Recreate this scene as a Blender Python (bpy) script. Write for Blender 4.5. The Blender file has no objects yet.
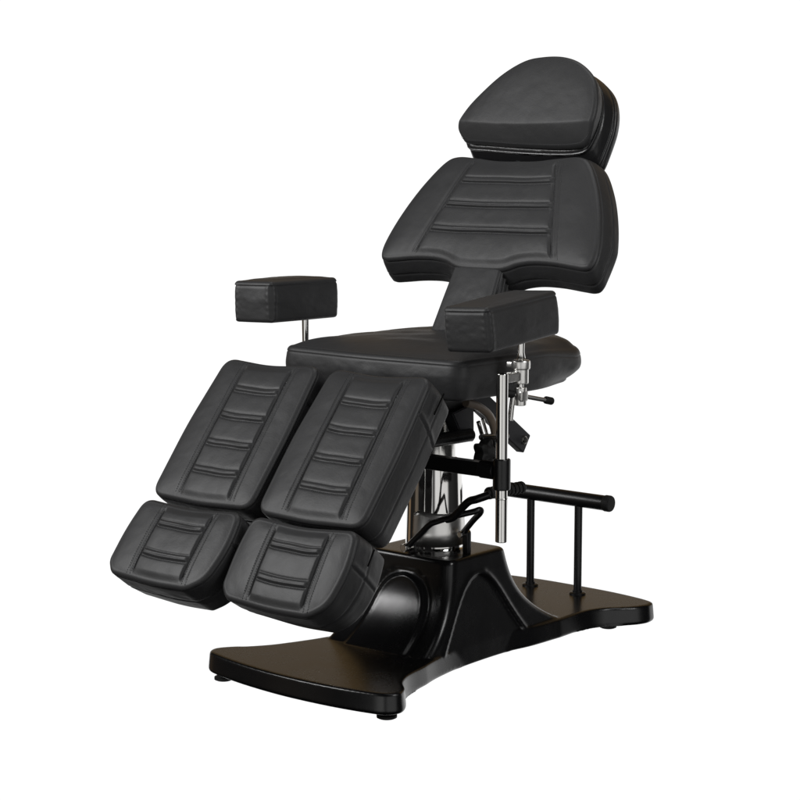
import bpy, bmesh, math, random
import numpy as np
from mathutils import Vector, Matrix
random.seed(4)
R = math.radians
sc = bpy.context.scene
COL = sc.collection

# ------------------------------------------------------------------ materials
def nmat(name):
    m = bpy.data.materials.new(name); m.use_nodes = True
    nt = m.node_tree; b = nt.nodes['Principled BSDF']
    return m, nt, b
def N(nt, t, **k):
    n = nt.nodes.new(t)
    for a, v in k.items():
        if a in n.inputs: n.inputs[a].default_value = v
        else: setattr(n, a, v)
    return n
def leather(name, col, rough=.52, spec=.35, grain=.16, wr=.075):
    m, nt, b = nmat(name); L = nt.links.new
    tc = N(nt, 'ShaderNodeTexCoord')
    no = N(nt, 'ShaderNodeTexNoise', Scale=9.0, Detail=4.0, Roughness=.55); L(tc.outputs['Object'], no.inputs['Vector'])
    rmp = N(nt, 'ShaderNodeMapRange'); rmp.inputs['To Min'].default_value = .93; rmp.inputs['To Max'].default_value = 1.07
    rmp.inputs['From Min'].default_value = .3; rmp.inputs['From Max'].default_value = .7
    L(no.outputs['Fac'], rmp.inputs['Value'])
    mx = N(nt, 'ShaderNodeVectorMath', operation='SCALE'); mx.inputs[0].default_value = col
    L(rmp.outputs['Result'], mx.inputs['Scale']); L(mx.outputs['Vector'], b.inputs['Base Color'])
    # grain: fine cells and soft creases
    vo = N(nt, 'ShaderNodeTexVoronoi', Scale=420.0); vo.feature = 'DISTANCE_TO_EDGE'; L(tc.outputs['Object'], vo.inputs['Vector'])
    n2 = N(nt, 'ShaderNodeTexNoise', Scale=240.0, Detail=3.0); L(tc.outputs['Object'], n2.inputs['Vector'])
    n3 = N(nt, 'ShaderNodeTexNoise', Scale=26.0, Detail=5.0, Roughness=.6, Distortion=.6); L(tc.outputs['Object'], n3.inputs['Vector'])
    b1 = N(nt, 'ShaderNodeBump', Strength=grain, Distance=.0006); L(vo.outputs['Distance'], b1.inputs['Height'])
    b2 = N(nt, 'ShaderNodeBump', Strength=grain, Distance=.0010); L(n2.outputs['Fac'], b2.inputs['Height']); L(b1.outputs['Normal'], b2.inputs['Normal'])
    b3 = N(nt, 'ShaderNodeBump', Strength=wr, Distance=.006); L(n3.outputs['Fac'], b3.inputs['Height']); L(b2.outputs['Normal'], b3.inputs['Normal'])
    L(b3.outputs['Normal'], b.inputs['Normal'])
    r2 = N(nt, 'ShaderNodeMapRange'); r2.inputs['To Min'].default_value = rough-.03; r2.inputs['To Max'].default_value = rough+.03
    L(n3.outputs['Fac'], r2.inputs['Value']); L(r2.outputs['Result'], b.inputs['Roughness'])
    b.inputs['Specular IOR Level'].default_value = spec
    return m
def paint(name, col, rough=.3, spec=.5, bump=.05, scale=300, metal=0., coat=0.):
    m, nt, b = nmat(name); L = nt.links.new
    b.inputs['Base Color'].default_value = (*col, 1); b.inputs['Metallic'].default_value = metal
    b.inputs['Specular IOR Level'].default_value = spec; b.inputs['Coat Weight'].default_value = coat
    tc = N(nt, 'ShaderNodeTexCoord')
    n = N(nt, 'ShaderNodeTexNoise', Scale=scale, Detail=3.0); L(tc.outputs['Object'], n.inputs['Vector'])
    n2 = N(nt, 'ShaderNodeTexNoise', Scale=14.0, Detail=6.0, Roughness=.65); L(tc.outputs['Object'], n2.inputs['Vector'])
    mr = N(nt, 'ShaderNodeMapRange'); mr.inputs['To Min'].default_value = max(rough*.7, .02); mr.inputs['To Max'].default_value = rough*1.3
    L(n2.outputs['Fac'], mr.inputs['Value']); L(mr.outputs['Result'], b.inputs['Roughness'])
    bp = N(nt, 'ShaderNodeBump', Strength=bump, Distance=.001); L(n.outputs['Fac'], bp.inputs['Height']); L(bp.outputs['Normal'], b.inputs['Normal'])
    return m
M_LEA = leather('black_leather', (.0275, .0275, .0285), rough=.50, spec=.38)
M_LEA2 = leather('black_leather_gloss', (.016, .016, .017), rough=.29, spec=.5, wr=.2)
M_THR = paint('stitch_thread', (.075, .075, .078), .7, .2)
M_BASE = paint('satin_black_paint', (.0045, .0045, .005), .26, .5, .02, 420)
M_TUBE = paint('black_powder_coat', (.006, .006, .0065), .34, .45, .15, 500)
M_PLATE = paint('charcoal_steel', (.028, .028, .031), .5, .3, .1, 300)
M_RUB = paint('black_rubber', (.010, .010, .010), .6, .3, .3, 200)
M_CHR = paint('chrome', (.72, .71, .69), .07, .5, .01, 60, 1.)
M_POLE = paint('satin_chrome_pole', (.66, .65, .63), .13, .5, .02, 90, 1.)
M_GUARD = paint('satin_steel', (.74, .73, .71), .33, .5, .12, 160, 1.)
M_STE = paint('brushed_steel', (.62, .61, .59), .2, .5, .05, 200, 1.)
M_HOSE = paint('brown_grey_hose', (.16, .125, .095), .4, .5, .1, 200)
M_ZIP = paint('zipper_tape', (.004, .004, .004), .8, .1)

# ------------------------------------------------------------------ object helpers
def mesh_obj(name, verts, faces, mat, parent, smooth=True, label=None, auto=None):
    me = bpy.data.meshes.new(name); me.from_pydata([tuple(map(float, v)) for v in verts], [], faces)
    me.materials.append(mat)
    me.validate(); bm = bmesh.new(); bm.from_mesh(me); bmesh.ops.recalc_face_normals(bm, faces=bm.faces); bm.to_mesh(me); bm.free()
    me.polygons.foreach_set('use_smooth', [smooth]*len(me.polygons))
    if auto: me.set_sharp_from_angle(angle=R(auto))
    o = bpy.data.objects.new(name, me); COL.objects.link(o); o.parent = parent
    if label: o['label'] = label
    return o
class MB:
    """collects simple shapes that become ONE mesh object"""
    def __init__(s): s.v = []; s.f = []
    def add(s, vs, fs):
        k = len(s.v); s.v += [tuple(v) for v in vs]; s.f += [tuple(i+k for i in f) for f in fs]
    def bm(s, bm):
        bm.verts.index_update(); s.add([v.co[:] for v in bm.verts], [[v.index for v in f.verts] for f in bm.faces]); bm.free()
    def box(s, c, size, rot=None, bev=.002, seg=2):
        bm = bmesh.new(); bmesh.ops.create_cube(bm, size=1)
        bmesh.ops.scale(bm, vec=size, verts=bm.verts)
        if bev: bmesh.ops.bevel(bm, geom=list(bm.edges), offset=bev, segments=seg, profile=.5, affect='EDGES')
        M = Matrix.Translation(c) @ (rot.to_4x4() if rot else Matrix())
        bmesh.ops.transform(bm, matrix=M, verts=bm.verts); s.bm(bm); return s
    def bar(s, a, b, w, h, up=(0, 0, 1), bev=.002):
        a, b = Vector(a), Vector(b); z = (b-a); L = z.length; z.normalize()
        x = Vector(up).cross(z); x.normalize(); y = z.cross(x)
        return s.box((a+b)/2, (w, h, L), Matrix((x, y, z)).transposed(), bev)
    def tube(s, pts, r, n=20, cap=True, bev=.0):
        pts = [Vector(p) for p in pts]; rs = r if isinstance(r, (list, tuple)) else [r]*len(pts)
        k = len(s.v); prev = None; rings = []
        for i, p in enumerate(pts):
            t = (pts[min(i+1, len(pts)-1)] - pts[max(i-1, 0)]).normalized()
            if prev is None:
                ref = Vector((0, 0, 1)) if abs(t.z) < .9 else Vector((1, 0, 0)); x = ref.cross(t).normalized()
            else: x = (prev - t*prev.dot(t)).normalized()
            prev = x; y = t.cross(x)
            s.v += [tuple(p + (x*math.cos(q)+y*math.sin(q))*rs[i]) for q in [2*math.pi*j/n for j in range(n)]]
        for i in range(len(pts)-1):
            for j in range(n):
                a = k+i*n+j; b = k+i*n+(j+1) % n; s.f.append((a, b, b+n, a+n))
        if cap:
            s.f.append(tuple(k+j for j in reversed(range(n)))); s.f.append(tuple(k+(len(pts)-1)*n+j for j in range(n)))
        return s
    def cyl(s, a, b, r, n=24, bev=.002):
        a, b = Vector(a), Vector(b); t = (b-a).normalized(); L = (b-a).length
        e = min(bev, r*.5, L*.3)
        return s.tube([a, a+t*e*.3, a+t*e, b-t*e, b-t*e*.3, b], [r-e, r-e*.3, r, r, r-e*.3, r-e], n)
    def lathe(s, c, prof, n=48, ax=(0, 0, 1)):
        ax = Vector(ax).normalized()
        return s.tube([Vector(c)+ax*h for h, _ in prof], [q for _, q in prof], n) if False else s._lathe(c, prof, n, ax)
    def _lathe(s, c, prof, n, ax):
        ref = Vector((0, 0, 1)) if abs(ax.z) < .9 else Vector((1, 0, 0)); x = ref.cross(ax).normalized(); y = ax.cross(x)
        k = len(s.v); c = Vector(c)
        for h, q in prof: s.v += [tuple(c+ax*h+(x*math.cos(2*math.pi*j/n)+y*math.sin(2*math.pi*j/n))*q) for j in range(n)]
        for i in range(len(prof)-1):
            for j in range(n):
                a = k+i*n+j; b = k+i*n+(j+1) % n; s.f.append((a, b, b+n, a+n))
        s.f.append(tuple(k+j for j in reversed(range(n)))); s.f.append(tuple(k+(len(prof)-1)*n+j for j in range(n)))
        return s
    def build(s, name, mat, parent, label=None, auto=35):
        o = mesh_obj(name, s.v, s.f, mat, parent, True, label, auto)
        if auto: w_ = o.modifiers.new('weighted', 'WEIGHTED_NORMAL'); w_.keep_sharp = True; w_.weight = 80
        return o
def smooth_path(pts, n=8):
    P = [Vector(p) for p in pts]; out = []
    for i in range(len(P)-1):
        p0, p1, p2, p3 = P[max(i-1, 0)], P[i], P[i+1], P[min(i+2, len(P)-1)]
        for k in range(n):
            t = k/n; out.append(.5*((2*p1)+(p2-p0)*t+(2*p0-5*p1+4*p2-p3)*t*t+(3*p1-p0-3*p2+p3)*t**3))
    out.append(P[-1]); return out

# ------------------------------------------------------------------ upholstery
def fillet_poly(pts, seg=10):
    """pts: (u, v, radius) -> rounded closed outline"""
    n = len(pts); out = []
    for i in range(n):
        p = np.array(pts[i][:2], float); a = np.array(pts[i-1][:2], float); b = np.array(pts[(i+1) % n][:2], float); r = pts[i][2]
        da = (a-p); la = np.linalg.norm(da); da /= la; db = (b-p); lb = np.linalg.norm(db); db /= lb
        ang = math.acos(max(-1, min(1, float(da@db)))); t = min(r/math.tan(ang/2), la*.49, lb*.49)
        A = p+da*t; B = p+db*t
        for k in range(seg+1):
            s = k/seg; out.append((1-s)**2*A+2*s*(1-s)*p+s*s*B)
    return np.array(out)
def resample(P, n):
    P = np.vstack([P, P[:1]]); d = np.r_[0, np.cumsum(np.linalg.norm(np.diff(P, axis=0), axis=1))]
    s = np.linspace(0, d[-1], n, endpoint=False)
    return np.c_[np.interp(s, d, P[:, 0]), np.interp(s, d, P[:, 1])]
def catmull(P, seg=8):
    P = np.array(P, float); n = len(P); out = []
    for i in range(n):
        p0, p1, p2, p3 = P[i-1], P[i], P[(i+1) % n], P[(i+2) % n]
        for k in range(seg):
            t = k/seg; out.append(.5*((2*p1)+(p2-p0)*t+(2*p0-5*p1+4*p2-p3)*t*t+(3*p1-p0-3*p2+p3)*t**3))
    return np.array(out)
def sst(x): x = np.clip(x, 0, 1); return x*x*(3-2*x)
def g(d, w): return np.exp(-(d/w)**2)
def vnoise(x, y):
    xi = np.floor(x); yi = np.floor(y); fx = x-xi; fy = y-yi; fx = fx*fx*(3-2*fx); fy = fy*fy*(3-2*fy)
    hs = lambda a, b: np.modf(np.abs(np.sin(a*127.1+b*311.7)*43758.5453))[0]
    return (hs(xi, yi)*(1-fx)+hs(xi+1, yi)*fx)*(1-fy)+(hs(xi, yi+1)*(1-fx)+hs(xi+1, yi+1)*fx)*fy
def wob(u, v, s):
    """soft irregularity of stuffed leather"""
    c, n_ = math.cos(s), math.sin(s); a = u*c-v*n_; b = u*n_+v*c
    return 1.7*(vnoise(a*15+s*9, b*15)-.5)+1.1*(vnoise(b*34+s, a*34+7)-.5)+.5*(vnoise(a*75+3*s, b*75)-.5)
class Pad:
    def __init__(s, outline, O, u, v, t, hfun=None, r=.012, crown=.006, back=None, groove=.0022, bulge=.0, side_seams=(), seed=1., n=420, K=80, ctr=None, wrinkle=.0006, sidefun=None, lift=None, roundtop=False):
        s.O = np.array(O, float); s.u = np.array(u, float)/np.linalg.norm(u); s.v = np.array(v, float)/np.linalg.norm(v)
        s.n = np.cross(s.v, s.u)
        s.P = resample(outline, n); s.hf = hfun; s.r = r; s.crown = crown; s.seed = seed; s.t = t; s.wr = wrinkle
        P = s.P; T = np.roll(P, -1, 0)-np.roll(P, 1, 0); T /= np.linalg.norm(T, axis=1)[:, None]
        area = .5*np.sum(P[:, 0]*np.roll(P[:, 1], -1)-np.roll(P[:, 0], -1)*P[:, 1])
        nn = np.c_[T[:, 1], -T[:, 0]]*(1 if area > 0 else -1)
        for _ in range(4): nn = (np.roll(nn, 1, 0)+2*nn+np.roll(nn, -1, 0)); nn /= np.linalg.norm(nn, axis=1)[:, None]
        s.nn = nn; s.ds = np.linalg.norm(np.roll(P, -1, 0)-P, axis=1)
        c = np.array(ctr) if ctr is not None else P.mean(0)
        back = back if back is not None else (lambda P, nn, q: P)      # q: 0 at the front edge, 1 at the back
        rings = []   # (UV, height)
        arc = np.arange(n)
        B = back(P, nn, 1.)
        if roundtop: B = B+nn*sidefun(P, np.full(n, -(t-.008)))[:, None]
        rings.append((c+(B-c)*.05, np.full(n, -t))); rings.append((c+(B-c)*.6, np.full(n, -t+.0)))
        for a in (90, 60, 30):
            rings.append((B-nn*.008*(1-math.cos(R(a))), np.full(n, -t+.008*(1-math.sin(R(a))))))
        nz = 34
        for i in range(nz+1):
            q = 1-i/nz; z = -(t-.008)*q-r*(1-q)
            off = bulge*math.sin(math.pi*(i/nz))
            W = back(P, nn, q)+nn*off
            for qs, dep in side_seams: W = W-nn*dep*math.exp(-((z-qs)/.0018)**2)
            W = W-nn*groove*math.exp(-((z+r)/.0016)**2)
            W = W+nn*(s.wr*1.3*wob(P[:, 0]*1.4+P[:, 1], np.full(n, z*2.2), seed+5))[:, None]*math.sin(math.pi*i/nz)
            if sidefun is not None: W = W+nn*sidefun(P, np.full(n, z))[:, None]
            rings.append((W, np.full(n, z)))
        PT = P+nn*sidefun(P, np.full(n, -r))[:, None] if roundtop else P
        for a in (8, 16, 26, 38, 50, 62, 74, 84):
            Q = PT-nn*r*(1-math.cos(R(a)))
            rings.append((Q, -r+r*math.sin(R(a))+0*Q[:, 0]))
        Q0 = PT-nn*r
        ks = np.linspace(1, 0, K+1)[:-1]
        for k in ks:
            Q = c+(Q0-c)*k
            rings.append((Q, s.h(Q)))
        V = []
        if lift is not None: rings = [(UV, z+lift(UV[:, 0], UV[:, 1])*np.clip((z+t)/(t-r), 0, 1)) for UV, z in rings]
        for UV, z in rings: V.append(s.O+UV[:, :1]*s.u+UV[:, 1:]*s.v+np.asarray(z)[:, None]*s.n)
        s.V = np.vstack(V); m = len(rings)
        top = c; s.V = np.vstack([s.V, (s.O+c[0]*s.u+c[1]*s.v+s.h(c[None])[0]*s.n)[None]])
        F = []
        for i in range(m-1):
            for j in range(n):
                a = i*n+j; b = i*n+(j+1) % n; F.append((a, b, b+n, a+n))
        F.append(tuple(range(n))); L = m*n
        for j in range(n): F.append(((m-1)*n+j, (m-1)*n+(j+1) % n, L))
        s.F = F
    def edge(s, Q):
        out = np.empty(len(Q))
        for i in range(0, len(Q), 4000):
            q = Q[i:i+4000]; d2 = ((q[:, None]-s.P[None])**2).sum(2)+1e-8; out[i:i+4000] = ((s.ds*2/math.pi/d2**2).sum(1))**(-1/3)
        return out
    def h(s, Q):
        Q = np.asarray(Q, float); d = np.maximum(s.edge(Q)-s.r*1.0, 0); f = sst(d/.016)
        z = s.crown*(1-np.exp(-d/.028))+s.wr*wob(Q[:, 0], Q[:, 1], s.seed)*f
        if s.hf is not None: z = z+s.hf(Q[:, 0], Q[:, 1], s)*f
        return z
    def build(s, name, mat, parent, label=None): return mesh_obj(name, s.V, s.F, mat, parent, True, label)
    def pt(s, q, dz=0.):
        q = np.asarray(q, float); return s.O+q[0]*s.u+q[1]*s.v+(s.h(q[None])[0]+dz)*s.n
    def stitches(s, paths, parent, gap=.0052, ln=.0034, w=.0008, closed_off=None):
        mb = MB()
        def run(P3, nrm):
            P3 = [Vector(p) for p in P3]; d = 0; nxt = 0
            cum = [0]
            for a, b in zip(P3, P3[1:]): cum.append(cum[-1]+(b-a).length)
            tot = cum[-1]; x = 0
            arr = np.array([p[:] for p in P3]); cu = np.array(cum); na = np.array(nrm)
            at = lambda q: np.array([np.interp(q, cu, arr[:, k]) for k in range(3)])
            an = lambda q: np.array([np.interp(q, cu, na[:, k]) for k in range(3)])
            while x+ln < tot:
                a = at(x); b = at(x+ln); nv = an(x); nv /= np.linalg.norm(nv)
                mb.bar(a, b, w, w*.9, up=tuple(np.cross(nv, (b-a))), bev=0); x += gap
        for path in paths:
            path = np.asarray(path, float)
            dd = np.r_[0, np.cumsum(np.linalg.norm(np.diff(path, axis=0), axis=1))]; m = max(int(dd[-1]/.004), 2); q = np.linspace(0, dd[-1], m)
            Q = np.c_[np.interp(q, dd, path[:, 0]), np.interp(q, dd, path[:, 1])]
            hh = s.h(Q)+.0003
            run(s.O+Q[:, :1]*s.u+Q[:, 1:]*s.v+hh[:, None]*s.n, np.repeat(s.n[None], m, 0))
        if closed_off:
            a, z = closed_off       # a row following the edge: inset a, height from the surface
            Q = np.vstack([s.P, s.P[:1]])-np.vstack([s.nn, s.nn[:1]])*a
            if a > s.r: hh = s.h(Q)+.0002
            else: hh = np.full(len(Q), z)
            run(s.O+Q[:, :1]*s.u+Q[:, 1:]*s.v+hh[:, None]*s.n, np.repeat(s.n[None], len(Q), 0))
        return mb.build('stitching', M_THR, parent, auto=None)

def ribbed(uL, uR, ribs, v0, v1, puff=.004, gap=.0075, dbl=.011, sag=.004, seam=.0036, rib=.0034, wid=.0018):
    """quilted middle panel: two long seams and cross folds"""
    def f(u, v, pad):
        a, b = uL(v), uR(v); z = np.zeros_like(u)
        ins = sst((u-a)/.006)*sst((b-u)/.006)
        for c, sgn in ((a, -1), (b, 1)):
            z -= seam*g(u-c, wid); z -= .0013*g(u-(c+sgn*dbl), .0022)
            z -= .0012*g(u-c, .012)
        w = (u-a)/np.maximum(b-a, 1e-4)
        edges = [v0]+list(ribs)+[v1]
        bend = sag*(1-(2*w-1)**4)-sag*.6+.0005*np.sin(w*9+v*30)
        for e0, e1 in zip(edges, edges[1:]):
            t = np.clip((v-e0-bend*(e0 != v0))/(e1-e0), 0, 1)
            z += puff*(1-(2*t-1)**4)*ins*(v >= e0)*(v < e1)
        fade = sst((u-a)/.010)*sst((b-u)/.010)
        for e in ribs:
            d = v-(e+bend)
            z += fade*(-rib*g(d-gap, .0027)-rib*.5*g(d+gap, .0024)+.0046*np.exp(-(np.abs(d)/.0062)**2.6))
        return z
    return f

# ------------------------------------------------------------------ the chair
chair = bpy.data.objects.new('tattoo_chair', None); COL.objects.link(chair)
chair['label'] = 'black leather adjustable tattoo chair with split leg pads on a black pedestal base'
chair['category'] = 'chair'
X = (1, 0, 0)
def dirv(a): return (0, -math.sin(R(a)), -math.cos(R(a)))
def taper(amount, shift=(0, 0), ease=1.0):
    def f(P, nn, q): return P-nn*amount*q**ease+np.array(shift)*q**ease
    return f

# leg pads ---------------------------------------------------------
legdir = (0, -.627, -.779); legO = (0, -.38, .693)
def leg_pad(u0, u1, seed, right):
    c = (u0+u1)/2; w = (u1-u0)/2
    out = fillet_poly([(c-w+.012, -.004, .035), (c, .006, .5), (c+w-.006, -.006, .03), (c+w+.002, .17, .9), (c+w, .343, .035), (c, .351, .6), (c-w, .346, .035), (c-w-.003, .17, .9)], 12)
    uL = lambda v: c-.057+0*v; uR = lambda v: c+.075+.02*v
    def side(P, z):
        m = np.zeros(len(P))
        sel = (P[:, 0] > c+w*.8)
        line = .075+(-z)*.28
        return -.0022*g(P[:, 1]-line, .0022)*sel+.0016*g(P[:, 1]-line+.007, .005)*sel
    pad = Pad(out, legO, X, legdir, .105, ribbed(uL, uR, (.076, .142, .208, .274), 0., .345, puff=.0032), r=.010, crown=.007,
              back=taper(.008, (0, .0)), side_seams=((-.060, .0022),), seed=seed, bulge=.004, sidefun=side)
    o = pad.build('leg_pad', M_LEA, chair)
    vs = np.linspace(.008, .338, 40)
    pad.stitches([np.c_[uL(vs)-.0055, vs], np.c_[uL(vs)-.0155, vs], np.c_[uR(vs)+.0155, vs], np.c_[uR(vs)+.0055, vs]]
                 + [np.array([(uL(e)+.008+(uR(e)-uL(e)-.016)*t, e+.0105+.004*(1-(2*t-1)**2)-.002) for t in np.linspace(0, 1, 14)]) for e in (.076, .142, .208, .274)], o,
                 closed_off=(.0035, -.0075))
    z = MB(); 
    k = c+w+.0005
    for zz in (-.047,):
        P = [np.array((k-.0+.0016, vv, zz)) for vv in np.linspace(.006, .055, 8)]
        z.tube([pad.O+p[0]*pad.u+p[1]*pad.v+p[2]*pad.n for p in P], .0018, 8)
    z.build('zipper', M_ZIP, o)
    return pad
padR = leg_pad(.0055, .288, 1.3, True)
padL = leg_pad(-.303, -.0125, 4.1, False)

def foot_pad(u0, u1, O, vdir, seed, L=.179):
    c = (u0+u1)/2; w = (u1-u0)/2
    out = fillet_poly([(c-w+.012, -.004, .032), (c, .004, .5), (c+w-.008, -.008, .028), (c+w+.004, .07, .25), (c+w-.012, .150, .12), (c+w-.055, L, .05), (c, L+.004, .8), (c-w+.022, L-.003, .032), (c-w, L*.84, .032), (c-w-.001, .07, .5)], 12)
    uL = lambda v: c-.060-.012*v; uR = lambda v: c+.078-.0*v
    ribs = (.050, .119)
    def side(P, z):
        sel = (P[:, 0] > c+w*.78); line = .060+(-z)*.15
        return -.0022*g(P[:, 1]-line, .0022)*sel+.0016*g(P[:, 1]-line+.007, .005)*sel
    def bk(P, nn, q):
        f = sst((P[:, 1]-.10)/.07)
        return P-nn*.008*q-nn*(.022*q*f)[:, None]+np.array((0, .022))*q*f[:, None]
    pad = Pad(out, O, X, vdir, .115, ribbed(uL, uR, ribs, 0., L, puff=.0032), r=.010, crown=.007,
              back=bk, side_seams=((-.060, .0022),), seed=seed, bulge=.003, sidefun=side)
    o = pad.build('foot_pad', M_LEA, chair)
    vs = np.linspace(.006, L-.006, 24)
    pad.stitches([np.c_[uL(vs)-.0055, vs], np.c_[uL(vs)-.0155, vs], np.c_[uR(vs)+.0155, vs], np.c_[uR(vs)+.0055, vs]]
                 + [np.array([(uL(e)+.008+(uR(e)-uL(e)-.016)*t, e+.0105+.004*(1-(2*t-1)**2)-.002) for t in np.linspace(0, 1, 14)]) for e in ribs], o,
                 closed_off=(.0035, -.0075))
    z = MB(); z.tube([pad.O+(c+w+.004)*pad.u+vv*pad.v-.05*pad.n for vv in np.linspace(.010, .045, 6)], .0018, 8); z.build('zipper', M_ZIP, o)
    return pad
foot_pad(.006, .302, (0, -.615, .418), (0, -.53, -.848), 2.2)
foot_pad(-.303, -.004, (0, -.622, .418), legdir, 6.4)

# backrest ---------------------------------------------------------
BO = (-.009, .288, 1.121); bdir = dirv(29.5)
half = [(0, .005), (.06, .004), (.12, -.003), (.175, -.006), (.208, .010), (.245, .062), (.274, .120), (.296, .182), (.307, .236), (.302, .266), (.286, .275), (.255, .273), (.20, .267), (.145, .266), (.105, .272), (.080, .282), (.055, .288), (0, .289)]
bout = catmull([(a, b) for a, b in half]+[(-a, b) for a, b in half[-2:0:-1]], 8)
uL = lambda v: -.112-.335*v; uR = lambda v: .116+.295*v
ribB = (.062, .126, .190)
def bk_back(P, nn, q):
    low = sst((P[:, 1]-.20)/.05)
    W = P+nn*(.010*q*(1-low))[:, None]
    return W+np.array((0, .026))*q*low[:, None]
pb = Pad(bout, BO, X, bdir, .075, ribbed(uL, uR, ribB, 0., .285, puff=.0035, dbl=.013, sag=.003), r=.011, crown=.007, back=bk_back,
         side_seams=((-.045, .002),), seed=3.3, n=620, K=110, ctr=(0, .15), bulge=.003)
ob = pb.build('backrest', M_LEA, chair)
vs = np.linspace(.008, .255, 40)
pb.stitches([np.c_[uL(vs)-.0055, vs], np.c_[uR(vs)+.0185, vs], np.c_[uR(vs)+.0055, vs]]
            + [np.array([(uL(e)+.008+(uR(e)-uL(e)-.016)*t, e+.0105+.003*(1-(2*t-1)**2)-.0015) for t in np.linspace(0, 1, 24)]) for e in ribB], ob)
# stem between backrest and seat
sout = fillet_poly([(-.074, .262, .01), (.060, .262, .01), (.066, .36, .2), (.064, .50, .01), (-.082, .50, .01), (-.078, .36, .2)], 6)
ps = Pad(sout, (BO[0], BO[1]+.0035, BO[2]-.002), X, bdir, .070, None, r=.008, crown=.004, seed=2., n=240, K=40, wrinkle=.0011,
         sidefun=lambda P, z: .0035*np.sin(z*420+P[:, 1]*40))
os_ = ps.build('backrest_stem', M_LEA, chair)
# steel frame behind the backrest
mb = MB(); nB = Vector(pb.n); bd = Vector(pb.v)
o0 = Vector(BO)-nB*.085
mb.bar(o0+bd*-.06+Vector((.05, 0, 0)), o0+bd*.40+Vector((.05, 0, 0)), .03, .014, up=X)
mb.bar(o0+bd*-.06-Vector((.05, 0, 0)), o0+bd*.40-Vector((.05, 0, 0)), .03, .014, up=X)
mb.bar(o0+bd*.03-Vector((.09, 0, 0)), o0+bd*.03+Vector((.09, 0, 0)), .02, .02)
mb.build('backrest_frame', M_TUBE, chair)

# headrest ---------------------------------------------------------
HO = np.array((0, .3066, 1.1555)); hd = dirv(20)
HP = [(-.208, -.024), (-.192, -.010), (-.138, -.006), (-.026, .001), (.083, .004), (.138, .000), (.157, -.010), (.167, -.030), (.176, -.070), (.170, -.119), (.147, -.163), (.103, -.196), (.053, -.212), (-.003, -.214), (-.057, -.205), (-.117, -.171), (-.175, -.116), (-.204, -.077), (-.217, -.044)]
def dshape(w, hgt, lo):
    return catmull(HP, 10)*np.array((w, 1))+np.array((.002, lo))
def hlift(u, v):
    t = v-(-.046-.25*u*u)
    return -.52*(np.sqrt(t*t+.000006)+t)*.5
pf = Pad(dshape(1., 0, 0), HO, X, hd, .040, None, r=.009, crown=.006, back=taper(.006), seed=7., n=420, K=90, ctr=(0, -.09), groove=.0014, wrinkle=.0006, lift=hlift)
of = pf.build('headrest_cushion', M_LEA, chair)
pf.stitches([], of, closed_off=(.004, -.014))
pk = Pad(dshape(.97, 0, .009)-np.array((.006, 0)), HO-pf.n*.042, X, hd, .082, None, r=.012, crown=.004, bulge=.004,
         back=lambda P, nn, q: P+nn*.004*q+np.array((0, .030))*(q*sst((P[:, 1]+.06)/.06))[:, None],
         side_seams=((-.048, .0026), (-.060, .0018)), seed=8., n=420, K=40, ctr=(0, -.09))
ok = pk.build('headrest_block', M_LEA2, chair)
mb = MB()
q = np.vstack([pk.P, pk.P[:1]])+np.vstack([pk.nn, pk.nn[:1]])*-.002
mb.tube([pk.O+a[0]*pk.u+a[1]*pk.v-.006*pk.n for a in q[::4]], .0032, 10, cap=False); mb.build('piping', M_LEA2, ok)
mb = MB(); 
for sx in (-.03, .03): mb.cyl(Vector(HO)-Vector(pk.n)*.085+Vector((sx, 0, -.10)), Vector(HO)-Vector(pk.n)*.085+Vector((sx, 0, .03)), .007)
mb.build('headrest_rod', M_CHR, chair)

# seat -------------------------------------------------------------
S = []
so = fillet_poly([(-.25, -.245+.0, .035), (0, -.262, .9), (.25, -.245, .035), (.262, 0, .8), (.246, .205, .10), (.15, .280, .10), (-.15, .280, .10), (-.246, .205, .10), (-.262, 0, .8)], 12)
so = np.c_[so[:, 0], -so[:, 1]]          # v runs to the front
def seath(u, v, pad): return .010*np.exp(-((u/.2)**2))*sst((.24-v)/.1)+.0012*np.sin(u*38+v*22)*np.sin(v*31-u*12)
def seatlift(u, v):
    rho = ((np.abs(u)/.262)**4+(np.abs(v)/.288)**4)**.25
    return -.016*sst((-v-.03)/.15)*np.clip(1-(1-rho)*.27/.06, 0, 1)**2
def seatback(P, nn, q):
    rear = sst((-P[:, 1]-.02)/.18)
    return P-nn*(.004*q+.026*q**3*rear)[:, None]
pseat = Pad(so, (0, 0, .712), X, (0, -1, 0), .085, seath, r=.012, crown=.014, back=seatback, seed=9., n=460, K=90, bulge=.005, wrinkle=.0006, groove=.0012, lift=seatlift)
oseat = pseat.build('seat', M_LEA, chair)
pseat.stitches([[(x, .236+.016*(1-(x/.25)**2)) for x in np.linspace(-.215, .215, 30)]], oseat)

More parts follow.
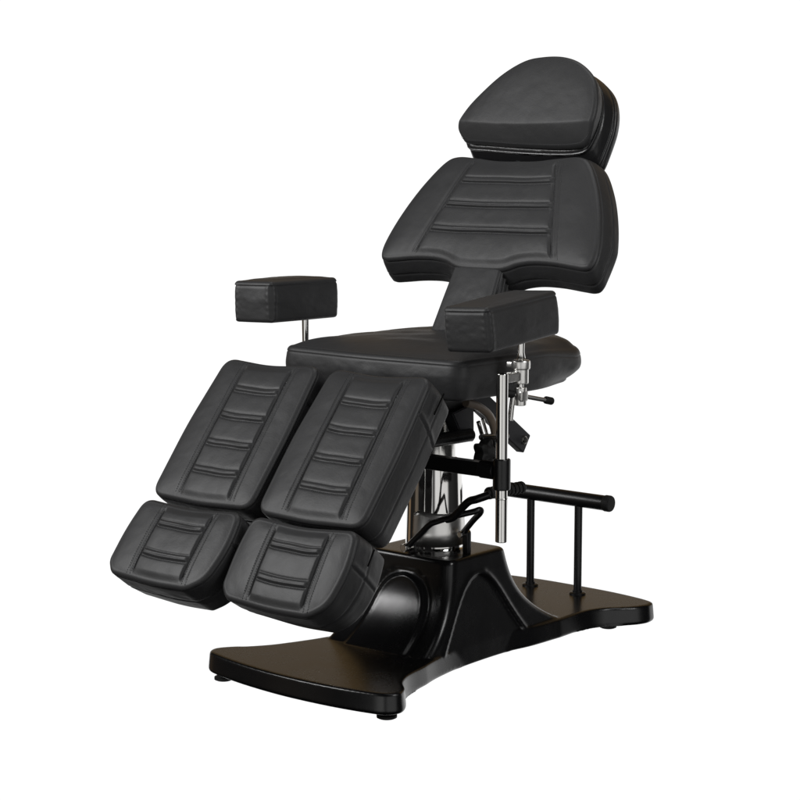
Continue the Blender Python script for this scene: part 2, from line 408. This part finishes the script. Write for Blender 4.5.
# rolled rear bolster of the seat
# armrests ---------------------------------------------------------
def armrest(C, yaw, pitch, roll, w, L, H, seed, label):
    Rm = Matrix.Rotation(R(yaw), 3, 'Z') @ Matrix.Rotation(R(pitch), 3, 'X') @ Matrix.Rotation(R(roll), 3, 'Y')
    u = Rm @ Vector((1, 0, 0)); v = Rm @ Vector((0, -1, 0))
    hw, hl = w/2, L/2
    out = fillet_poly([(-hw, -hl, .012), (hw, -hl, .012), (hw+.002, 0, .5), (hw, hl, .010), (0, hl+.003, .3), (-hw, hl, .010), (-hw-.002, 0, .5)], 8)
    def side(P, z):       # gathered corner seams
        z0 = 0*z
        for cu in (-hw, hw):
            d = np.sqrt((P[:, 0]-cu)**2+(P[:, 1]-hl)**2)
            z0 = z0-.0022*g(np.maximum(d-.003, 0), .003)+.0010*g(d-.011, .005)*(1+.3*np.sin(z*430+P[:, 1]*60+P[:, 0]*30))
        return z0
    pad = Pad(out, C, u, v, H, lambda a, b, p: .003*(1-(b/hl)**2), r=.010, crown=.004, seed=seed, n=460, K=60, bulge=.002, wrinkle=.0007,
              side_seams=((-.012, .001),), groove=.0012, sidefun=side)
    o = pad.build('armrest', M_LEA, chair, label)
    pad.stitches([], o, closed_off=(.002, -.0085))
    mb = MB(); bot = Vector(pad.O-pad.n*H)
    return pad, o
RX, RY = .312, -.125
aR, oR = armrest((.2936, -.1673, .8385), .4, 5., -2.4, .114, .244, .0925, 11., 'right armrest pad on the chrome post')
aL, oL = armrest((-.3255, -.1506, .8500), 2.7, -.7, -1.5, .113, .233, .0920, 12.5, 'left armrest pad on the plain post')
def arm_post(x, py, ry, top):
    # crank shaped chrome holder: thick pole, bracket, clamp and thin rod
    m = MB(); m.cyl((x, py, .335), (x, py, .686), .0125, 32); m.cyl((x, py, .425), (x, py, .428), .0133, 32)
    o = m.build('armrest_pole', M_POLE, chair)
    sg = 1 if ry > py else -1
    b = MB(); b.bar((x, py-.010*sg, .676), (x, ry, .676), .020, .020, up=(0, 0, 1), bev=.004)
    b.cyl((x, ry, .660), (x, ry, top-.016), .0165, 28); b.cyl((x, ry, top-.020), (x, ry, top), .0200, 28, .004)
    b.box((x-.018, ry-.004, top-.011), (.024, .016, .014), bev=.004)
    b.build('bracket', M_GUARD, o)
    p = MB(); p.tube([(x, ry, .62), (x, ry, top), (x, ry, top+.004), (x, ry, top+.016), (x, ry, .775)], [.0065, .0065, .010, .0075, .0085], 20); p.build('armrest_rod', M_CHR, o)
    if ry > py:
        c = MB(); c.cyl((x, ry, .614), (x, ry, .652), .0125, 24); c.box((x, ry, .634), (.026, .024, .024), bev=.005); c.build('clamp', M_GUARD, o)
        r = MB(); r.tube([(x-.012, -.13, .64), (x-.012, -.140, .583)], .006, 16); r.build('ratchet_rod', M_STE, o)
        h = MB(); h.cyl((x-.012, -.145, .640), (x+.018, -.048, .618), .0048, 16); h.build('tommy_bar', M_GUARD, o)
        e = MB(); e.cyl((x+.015, -.056, .6205), (x+.021, -.036, .6155), .0082, 16, .003); e.build('bar_cap', M_RUB, o)
        e = MB(); e.cyl((x-.008, -.134, .6375), (x-.014, -.152, .6415), .0082, 16, .003); e.build('bar_cap', M_RUB, o)
    s = MB(); s.cyl((x, py, .445), (x, py, .510), .0185, 32, .003); s.build('sleeve', M_TUBE, o)
    return o
arm_post(.312, -.184, -.121, .709); arm_post(-.303, -.06, -.113, .690)
# cross tube that carries both poles
mb = MB(); mb.bar((-.30, -.187, .484), (.297, -.187, .484), .030, .030, bev=.004)
mb.cyl((.262, -.187, .484), (.300, -.187, .484), .019, 24)
mb.build('cross_tube', M_TUBE, chair)

# mechanism --------------------------------------------------------
mb = MB(); mb.box((0, 0, .617), (.30, .36, .016), bev=.003)
mb.bar((.09, -.16, .600), (.09, -.02, .600), .03, .035); mb.bar((-.12, -.16, .600), (-.12, .17, .600), .03, .035)
mb.build('seat_frame', M_TUBE, chair)
mb = MB(); mb.bar((.100, -.045, .630), (.100, .180, .476), .046, .022, up=(1, 0, 0), bev=.003)
mb.build('back_link_arm', M_PLATE, chair)
link = bpy.data.objects[mb and 'back_link_arm']
b = MB(); b.cyl((.10, .163, .488), (.116, .163, .488), .010, 20); b.cyl((.11, .163, .488), (.121, .163, .488), .006, 6, .001); b.build('pivot_bolt', M_STE, link)
def plate(poly, x0, x1, name, mat):
    n = len(poly); V = [(x0, *p) for p in poly]+[(x1, *p) for p in poly]
    F = [tuple(range(n)), tuple(range(2*n-1, n-1, -1))]+[(i, (i+1) % n, n+(i+1) % n, n+i) for i in range(n)]
    bm = bmesh.new(); vs_ = [bm.verts.new(v) for v in V]
    for f in F: bm.faces.new([vs_[i] for i in f])
    bmesh.ops.recalc_face_normals(bm, faces=bm.faces); bmesh.ops.bevel(bm, geom=list(bm.edges), offset=.0025, segments=2, affect='EDGES')
    m = MB(); m.bm(bm); return m.build(name, mat, chair)
plate([(-.105, .578), (-.030, .592), (-.028, .508), (-.062, .510)], .085, .120, 'hinge_plate', M_PLATE)
plate([(-.185, .60), (-.10, .60), (-.07, .515), (-.16, .50)], .055, .075, 'hinge_plate', M_TUBE)
mb = MB(); mb.cyl((.13, -.26, .530), (.13, -.055, .527), .0145, 28); mb.build('pivot_shaft', M_BASE, chair)
mb = MB(); mb.tube(smooth_path([(.15, -.098, .603), (.15, -.074, .597), (.15, -.05, .588), (.15, -.021, .571), (.15, -.004, .550), (.15, .006, .526), (.15, .006, .500)]), .0095, 16); mb.build('hydraulic_hose', M_HOSE, chair)
mb = MB(); mb.tube(smooth_path([(.09, -.05, .606), (.09, -.02, .606), (.09, .0, .596), (.09, .0, .57)]), .010, 16); mb.build('hydraulic_hose', M_RUB, chair)
mb = MB(); mb.cyl((.15, -.045, .522), (.15, .05, .514), .007, 16); mb.tube([(.12, -.015, .55), (.12, .012, .49)], .005, 12); mb.tube([(.12, .0, .555), (.12, .03, .49)], .004, 12)
mb.build('tie_rod', M_CHR, chair)
# star knob
mb = MB(); kc = Vector((.165, -.050, .492))
bm = bmesh.new(); ring = []
for z, sc_ in ((-.018, .55), (-.012, .93), (0, 1.0), (.012, .93), (.018, .5)):
    ring.append([bm.verts.new((z, math.cos(a)*(.026+.005*math.cos(5*a))*sc_, math.sin(a)*(.026+.005*math.cos(5*a))*sc_)) for a in [2*math.pi*i/50 for i in range(50)]])
for r0, r1 in zip(ring, ring[1:]):
    for i in range(50): bm.faces.new((r0[i], r0[(i+1) % 50], r1[(i+1) % 50], r1[i]))
bm.faces.new(ring[0]); bm.faces.new(list(reversed(ring[-1])))
bmesh.ops.transform(bm, matrix=Matrix.Translation(kc), verts=bm.verts); mb.bm(bm)
kn = mb.build('star_knob', M_RUB, chair)
b = MB(); b.cyl(kc+Vector((.015, .018, -.012)), kc+Vector((.030, .018, -.012)), .006, 14); b.cyl(kc+Vector((.015, .016, .014)), kc+Vector((.026, .016, .014)), .004, 14); b.build('screw', M_CHR, kn)
mb = MB(); mb.box((.165, -.012, .49), (.026, .04, .060), bev=.006); mb.build('knob_housing', M_TUBE, chair)

# hydraulic column -------------------------------------------------
cy = -.018
mb = MB(); mb.lathe((0, cy, .24), [(0, .069), (.018, .069), (.022, .066), (.03, .0655), (.20, .0605), (.212, .058), (.217, .053)], 72)
col = mb.build('hydraulic_column', M_CHR, chair)
mb = MB(); mb.lathe((0, cy, .455), [(0, .046), (.040, .046), (.045, .043), (.05, .037), (.145, .037)], 64); mb.build('inner_cylinder', M_STE, col)
mb = MB(); mb.lathe((0, cy, .575), [(0, .05), (.01, .06), (.034, .06)], 48); mb.build('collar', M_TUBE, col)
# sheet metal guard round the foot of the column with its slot
V = []; F = []; na = 60
for i in range(na+1):
    a = R(-95+125*i/na)
    top = .352-.010*math.sin((i/na)*math.pi)
    cut = .02*sst(abs(i/na-.5)*4-1.5)
    for q_, zz in ((.0705, .268), (.0695, .30), (.0675, top-.01), (.0655, top)):
        V.append((math.cos(a)*q_, cy+math.sin(a)*q_, zz-(cut if zz > .31 else 0)))
for i in range(na):
    for j in range(3): F.append((i*4+j, (i+1)*4+j, (i+1)*4+j+1, i*4+j+1))
sh = mesh_obj('column_guard', V, F, M_GUARD, col)
so_ = sh.modifiers.new('th', 'SOLIDIFY'); so_.thickness = .002

# base -------------------------------------------------------------
hb = [(0, -.505), (.12, -.498), (.215, -.482), (.252, -.468), (.266, -.440), (.250, -.408), (.218, -.376), (.192, -.330), (.172, -.265), (.152, -.19), (.138, -.08), (.138, .06), (.152, .15), (.158, .25), (.165, .34), (.185, .40), (.214, .435), (.240, .470), (.248, .508), (.226, .542), (.12, .562), (0, .566)]
bo = catmull(hb+[(-a, b) for a, b in hb[-2:0:-1]], 10)
pp = Pad(np.c_[bo[:, 0], -bo[:, 1]], (0, 0, .062), X, (0, -1, 0), .045, None, r=.005, crown=.0, groove=0, seed=1, n=520, K=24, wrinkle=0, ctr=(0, 0), back=lambda P, nn, q: P+nn*.003*q)
PV, PF = [(v[0]-.010*min(max((abs(v[1])-.25)/.12, 0), 1), v[1], v[2]) for v in pp.V], list(pp.F)
FEET = []
for (fx, fy) in ((.215, -.435), (-.235, -.452), (.150, .46), (-.150, .46)):
    f = MB(); f.lathe((fx, fy, 0), [(0, .017), (.002, .021), (.007, .021), (.009, .016), (.018, .014)], 28); FEET.append(f)
# pedestal: loft with arch shaped relief on its four faces
def prof(z):
    q = np.clip((z-.062)/(.254-.062), 0, 1)
    fl = (1-q)
    lo = 0
    yf = -.112-.030*fl-.085*fl**3.2
    yr = .095+.045*fl+.13*fl**3.0
    hx = .119+.018*fl+.009*fl**3-lo
    return hx, yf, yr
def sdf_arch(a, z, w0, w1, z1, rad):
    """signed distance-like value to a bell arch, negative inside"""
    def wd(z):
        q = np.clip(z/z1, 0, .9999)
        return w1*np.sqrt(1-q**5)+(w0-w1)*(1-q)**1.35
    w = wd(z); dw = (wd(z)-wd(np.maximum(z-.0015, 0)))/.0015
    d = (np.abs(a)-w)/np.sqrt(1+dw*dw)
    return np.where(z > z1, np.sqrt(np.maximum(np.abs(a)-w1*.3, 0)**2*.3+(z-z1)**2), d)
per = 640; nzp = 130
zs = np.r_[np.linspace(.0178, .060, 8)[:-1], np.linspace(.060, .246, nzp)]
V = []; rowsN = 0
tt = np.linspace(0, 1, per, endpoint=False)
def section(z, inset=0.):
    hx, yf, yr = prof(z); hx = float(hx)-inset; yf = float(yf)+inset; yr = float(yr)-inset
    rc = .026
    return resample(fillet_poly([(hx, yf, rc), (hx, (yf+yr)/2, .01), (hx, yr, rc), (0, yr, .01), (-hx, yr, rc), (-hx, (yf+yr)/2, .01), (-hx, yf, rc), (0, yf, .01)], 8), per)
for z in zs:
    Q = section(max(z, .0)); hx, yf, yr = map(float, prof(z)); Tq = np.roll(Q, -1, 0)-np.roll(Q, 1, 0); Tq /= np.linalg.norm(Tq, axis=1)[:, None]
    nn = np.c_[Tq[:, 1], -Tq[:, 0]]
    off = np.zeros(per); zz = z-.055
    fr = nn[:, 1] < -.8; sd = np.abs(nn[:, 0]) > .8; rr = nn[:, 1] > .8
    d = sdf_arch(Q[:, 0], zz+0*Q[:, 0], .088, .072, .158, .085)
    rel = lambda d: .0055*sst((-d)/.009)+.0014*g(d+.008, .006)-.003*g(d-.006, .006)
    off += np.where(fr | rr, rel(d), 0)
    yc = (-.058 if True else 0)
    d = sdf_arch(Q[:, 1]+.015, zz+0*Q[:, 0], .150, .055, .156, .050)
    off += np.where(sd, -.0050*sst((-d)/.007)+.0022*g(d-.003, .005), 0)
    V.append(np.c_[Q+nn*off[:, None], np.full(per, z)])
for a in (20, 40, 60, 80):
    V.append(np.c_[section(.250, .008*(1-math.cos(R(a)))), np.full(per, .246+.008*math.sin(R(a)))])
for k in (.9, .5, .1):
    Q = section(.250, .008); V.append(np.c_[Q*k, np.full(per, .254)])
m = len(V); V = np.vstack(V); F = []
for i in range(m-1):
    for j in range(per):
        a = i*per+j; b = i*per+(j+1) % per; F.append((a, b, b+per, a+per))
F.append(tuple(range((m-1)*per, m*per)))
k0 = len(V)
me_V = [tuple(map(float, v)) for v in V]+PV; me_F = F+[tuple(i+k0 for i in f) for f in PF]
base = mesh_obj('pedestal_base', me_V, me_F, M_BASE, chair)
md = base.modifiers.new('cast', 'REMESH'); md.mode = 'VOXEL'; md.voxel_size = .0023; md.use_smooth_shade = True
md = base.modifiers.new('fair', 'SMOOTH'); md.factor = .5; md.iterations = 12
for f in FEET: f.build('levelling_foot', M_RUB, base)

# foot bar at the rear ---------------------------------------------
mb = MB(); mb.cyl((-.19, .485, .297), (.126, .485, .297), .0185, 32, .003)
fb = mb.build('foot_bar', M_TUBE, chair)
mb = MB(); mb.cyl((.118, .485, .297), (.138, .485, .297), .0200, 32, .004); mb.build('end_cap', M_RUB, fb)
for x in (-.100, .043):
    mb = MB(); mb.cyl((x, .485, .062), (x, .485, .288), .0098, 24); mb.build('bar_post', M_TUBE, fb)
    mb = MB(); mb.lathe((x, .485, .060), [(0, .020), (.005, .020), (.007, .017), (.007, .012), (.012, .012)], 24); mb.build('post_flange', M_TUBE, fb)

# foot pump --------------------------------------------------------
PY = -.106
mb = MB()
mb.tube(smooth_path([(-.007, PY, .268), (.026, PY, .298), (.058, PY, .327), (.082, PY, .338), (.125, PY, .354), (.160, -.085, .365), (.168, -.070, .3685), (.163, -.062, .360), (.130, -.045, .336), (.088, -.025, .301)], 7), .0068, 14)
pl = mb.build('pump_lever', M_TUBE, chair)
mb = MB(); mb.tube(smooth_path([(.108, PY-.004, .346), (.128, PY-.004, .354), (.150, PY-.004, .376), (.170, PY-.004, .393), (.190, PY-.004, .400), (.215, PY+.01, .411)], 6), .0088, 12); mb.build('lever_blade', M_TUBE, pl)
mb = MB(); A_, B_ = Vector((.203, -.092, .411)), Vector((.208, .035, .409)); mb.cyl(A_, B_, .0095, 20, .003)
for i in range(9):
    q0 = A_.lerp(B_, .04+i*.104); q1 = A_.lerp(B_, .04+i*.104+.082); mb.cyl(q0, q1, .0135, 20, .0025)
mb.build('pedal', M_RUB, pl)
mb = MB(); mb.cyl((-.007, PY-.014, .268), (-.007, PY+.016, .268), .0095, 20, .002); mb.build('pivot_pin', M_STE, pl)
mb = MB(); mb.cyl((.088, -.040, .298), (.088, -.006, .298), .0075, 16); mb.build('pivot_pin', M_STE, pl)
mb = MB(); mb.box((-.004, PY+.020, .264), (.020, .012, .024), bev=.003); mb.build('pump_bracket', M_TUBE, chair)
mb = MB(); mb.box((.092, -.018, .278), (.016, .014, .050), bev=.003); mb.build('pump_bracket', M_TUBE, chair)

# ------------------------------------------------------------------ camera
f_, phi, p_ = 1881., R(40.1), R(7.57)
cam = bpy.data.cameras.new('camera'); co = bpy.data.objects.new('camera', cam); COL.objects.link(co)
cam.sensor_width = 36; cam.lens = f_/800*36; cam.clip_end = 100; cam.clip_start = .05
rv = Vector((math.cos(phi), math.sin(phi), 0)); dv = Vector((-math.sin(phi), math.cos(phi), 0))*math.cos(p_)+Vector((0, 0, -math.sin(p_))); uv = rv.cross(dv)
co.matrix_world = Matrix.Translation((2.611, -3.239, 1.139)) @ Matrix((rv, uv, -dv)).transposed().to_4x4()
sc.camera = co

# ------------------------------------------------------------------ studio light
w = bpy.data.worlds.new('World'); sc.world = w; w.use_nodes = True; nt = w.node_tree; L = nt.links.new
bg = nt.nodes['Background']
tc = N(nt, 'ShaderNodeTexCoord'); sx = N(nt, 'ShaderNodeSeparateXYZ'); L(tc.outputs['Generated'], sx.inputs['Vector'])
dt = N(nt, 'ShaderNodeVectorMath', operation='DOT_PRODUCT'); dt.inputs[1].default_value = (-.40, .916, 0); L(tc.outputs['Generated'], dt.inputs[0])
def mr(src, a, b, lo=0., hi=1.):
    n = N(nt, 'ShaderNodeMapRange'); n.interpolation_type = 'SMOOTHSTEP'
    for k, v in zip(('From Min', 'From Max', 'To Min', 'To Max'), (a, b, lo, hi)): n.inputs[k].default_value = v
    L(src, n.inputs['Value']); return n.outputs['Result']
def mul(a, b):
    n = N(nt, 'ShaderNodeMath', operation='MULTIPLY'); L(a, n.inputs[0]); L(b, n.inputs[1]); return n.outputs[0]
back = mr(dt.outputs['Value'], .58, .70)
low = mr(sx.outputs['Z'], .10, .17, 1., 0.)
white = mul(back, low)
# unseen surround: dark, with brown and pale bands added for the reflections
at = N(nt, 'ShaderNodeMath', operation='ARCTAN2'); L(sx.outputs['Y'], at.inputs[0]); L(sx.outputs['X'], at.inputs[1])
az = N(nt, 'ShaderNodeMapRange'); az.inputs['From Min'].default_value = -math.pi; az.inputs['From Max'].default_value = math.pi; L(at.outputs[0], az.inputs['Value'])
rp = N(nt, 'ShaderNodeValToRGB'); cr = rp.color_ramp; cr.interpolation = 'LINEAR'
stops = [(-180, .22, .15, .09), (-168, .20, .135, .08), (-163, .012, .012, .012), (-140, .02, .018, .015), (-134, .16, .13, .10), (-122, .12, .10, .08), (-116, .015, .015, .015), (-102, .02, .02, .02), (-96, .85, .85, .83), (-70, 1.15, 1.15, 1.13), (-62, .8, .8, .8), (-58, .08, .08, .08), (-52, .08, .08, .08), (-47, .85, .85, .85), (2, .8, .8, .79), (10, .03, .03, .03), (50, .015, .015, .015), (58, .02, .02, .02), (178, .01, .01, .01)]  # pale, dark and brown bands by azimuth, added for the chrome to reflect
while len(cr.elements) < len(stops): cr.elements.new(.5)
for e, (d_, *c) in zip(cr.elements, stops): e.position = (d_+180)/360; e.color = (*c, 1)
L(az.outputs['Result'], rp.inputs['Fac'])
zw = mul(mr(sx.outputs['Z'], -.5, -.25), mr(sx.outputs['Z'], .05, .3, 1., 0.))
pan = N(nt, 'ShaderNodeVectorMath', operation='SCALE'); L(rp.outputs['Color'], pan.inputs[0]); L(zw, pan.inputs['Scale'])
brown_band = N(nt, 'ShaderNodeMix', data_type='RGBA'); L(mul(back, mr(sx.outputs['Z'], .05, .15)), brown_band.inputs['Factor'])  # brown band added above the white so upward gloss reflects brown
L(pan.outputs['Vector'], brown_band.inputs['A']); brown_band.inputs['B'].default_value = (.21, .138, .062, 1)
mxw = N(nt, 'ShaderNodeMix', data_type='RGBA'); L(white, mxw.inputs['Factor']); L(brown_band.outputs['Result'], mxw.inputs['A']); mxw.inputs['B'].default_value = (1.06, 1.06, 1.06, 1)
L(mxw.outputs['Result'], bg.inputs['Color']); bg.inputs['Strength'].default_value = 1.0

def area(name, loc, target, sx_, sy_, power, col=(1, 1, 1)):
    l = bpy.data.lights.new(name, 'AREA'); l.shape = 'RECTANGLE'; l.size = sx_; l.size_y = sy_; l.energy = power; l.color = col
    o = bpy.data.objects.new(name, l); COL.objects.link(o); o.location = loc
    o.rotation_euler = (Vector(target)-Vector(loc)).to_track_quat('-Z', 'Y').to_euler(); return o
area('key_softbox', (-2.2, -3.2, 2.5), (0, -.1, .85), 1.8, 1.5, 128)
area('side_softbox', (3.4, -.2, 2.3), (0, 0, .9), 1.0, 1.4, 38)
area('top_softbox', (.2, .3, 3.2), (0, 0, .6), 1.8, 1.8, 22)

sc.view_settings.view_transform = 'Standard'; sc.view_settings.look = 'None'
sc.view_settings.exposure = 0; sc.view_settings.gamma = 1
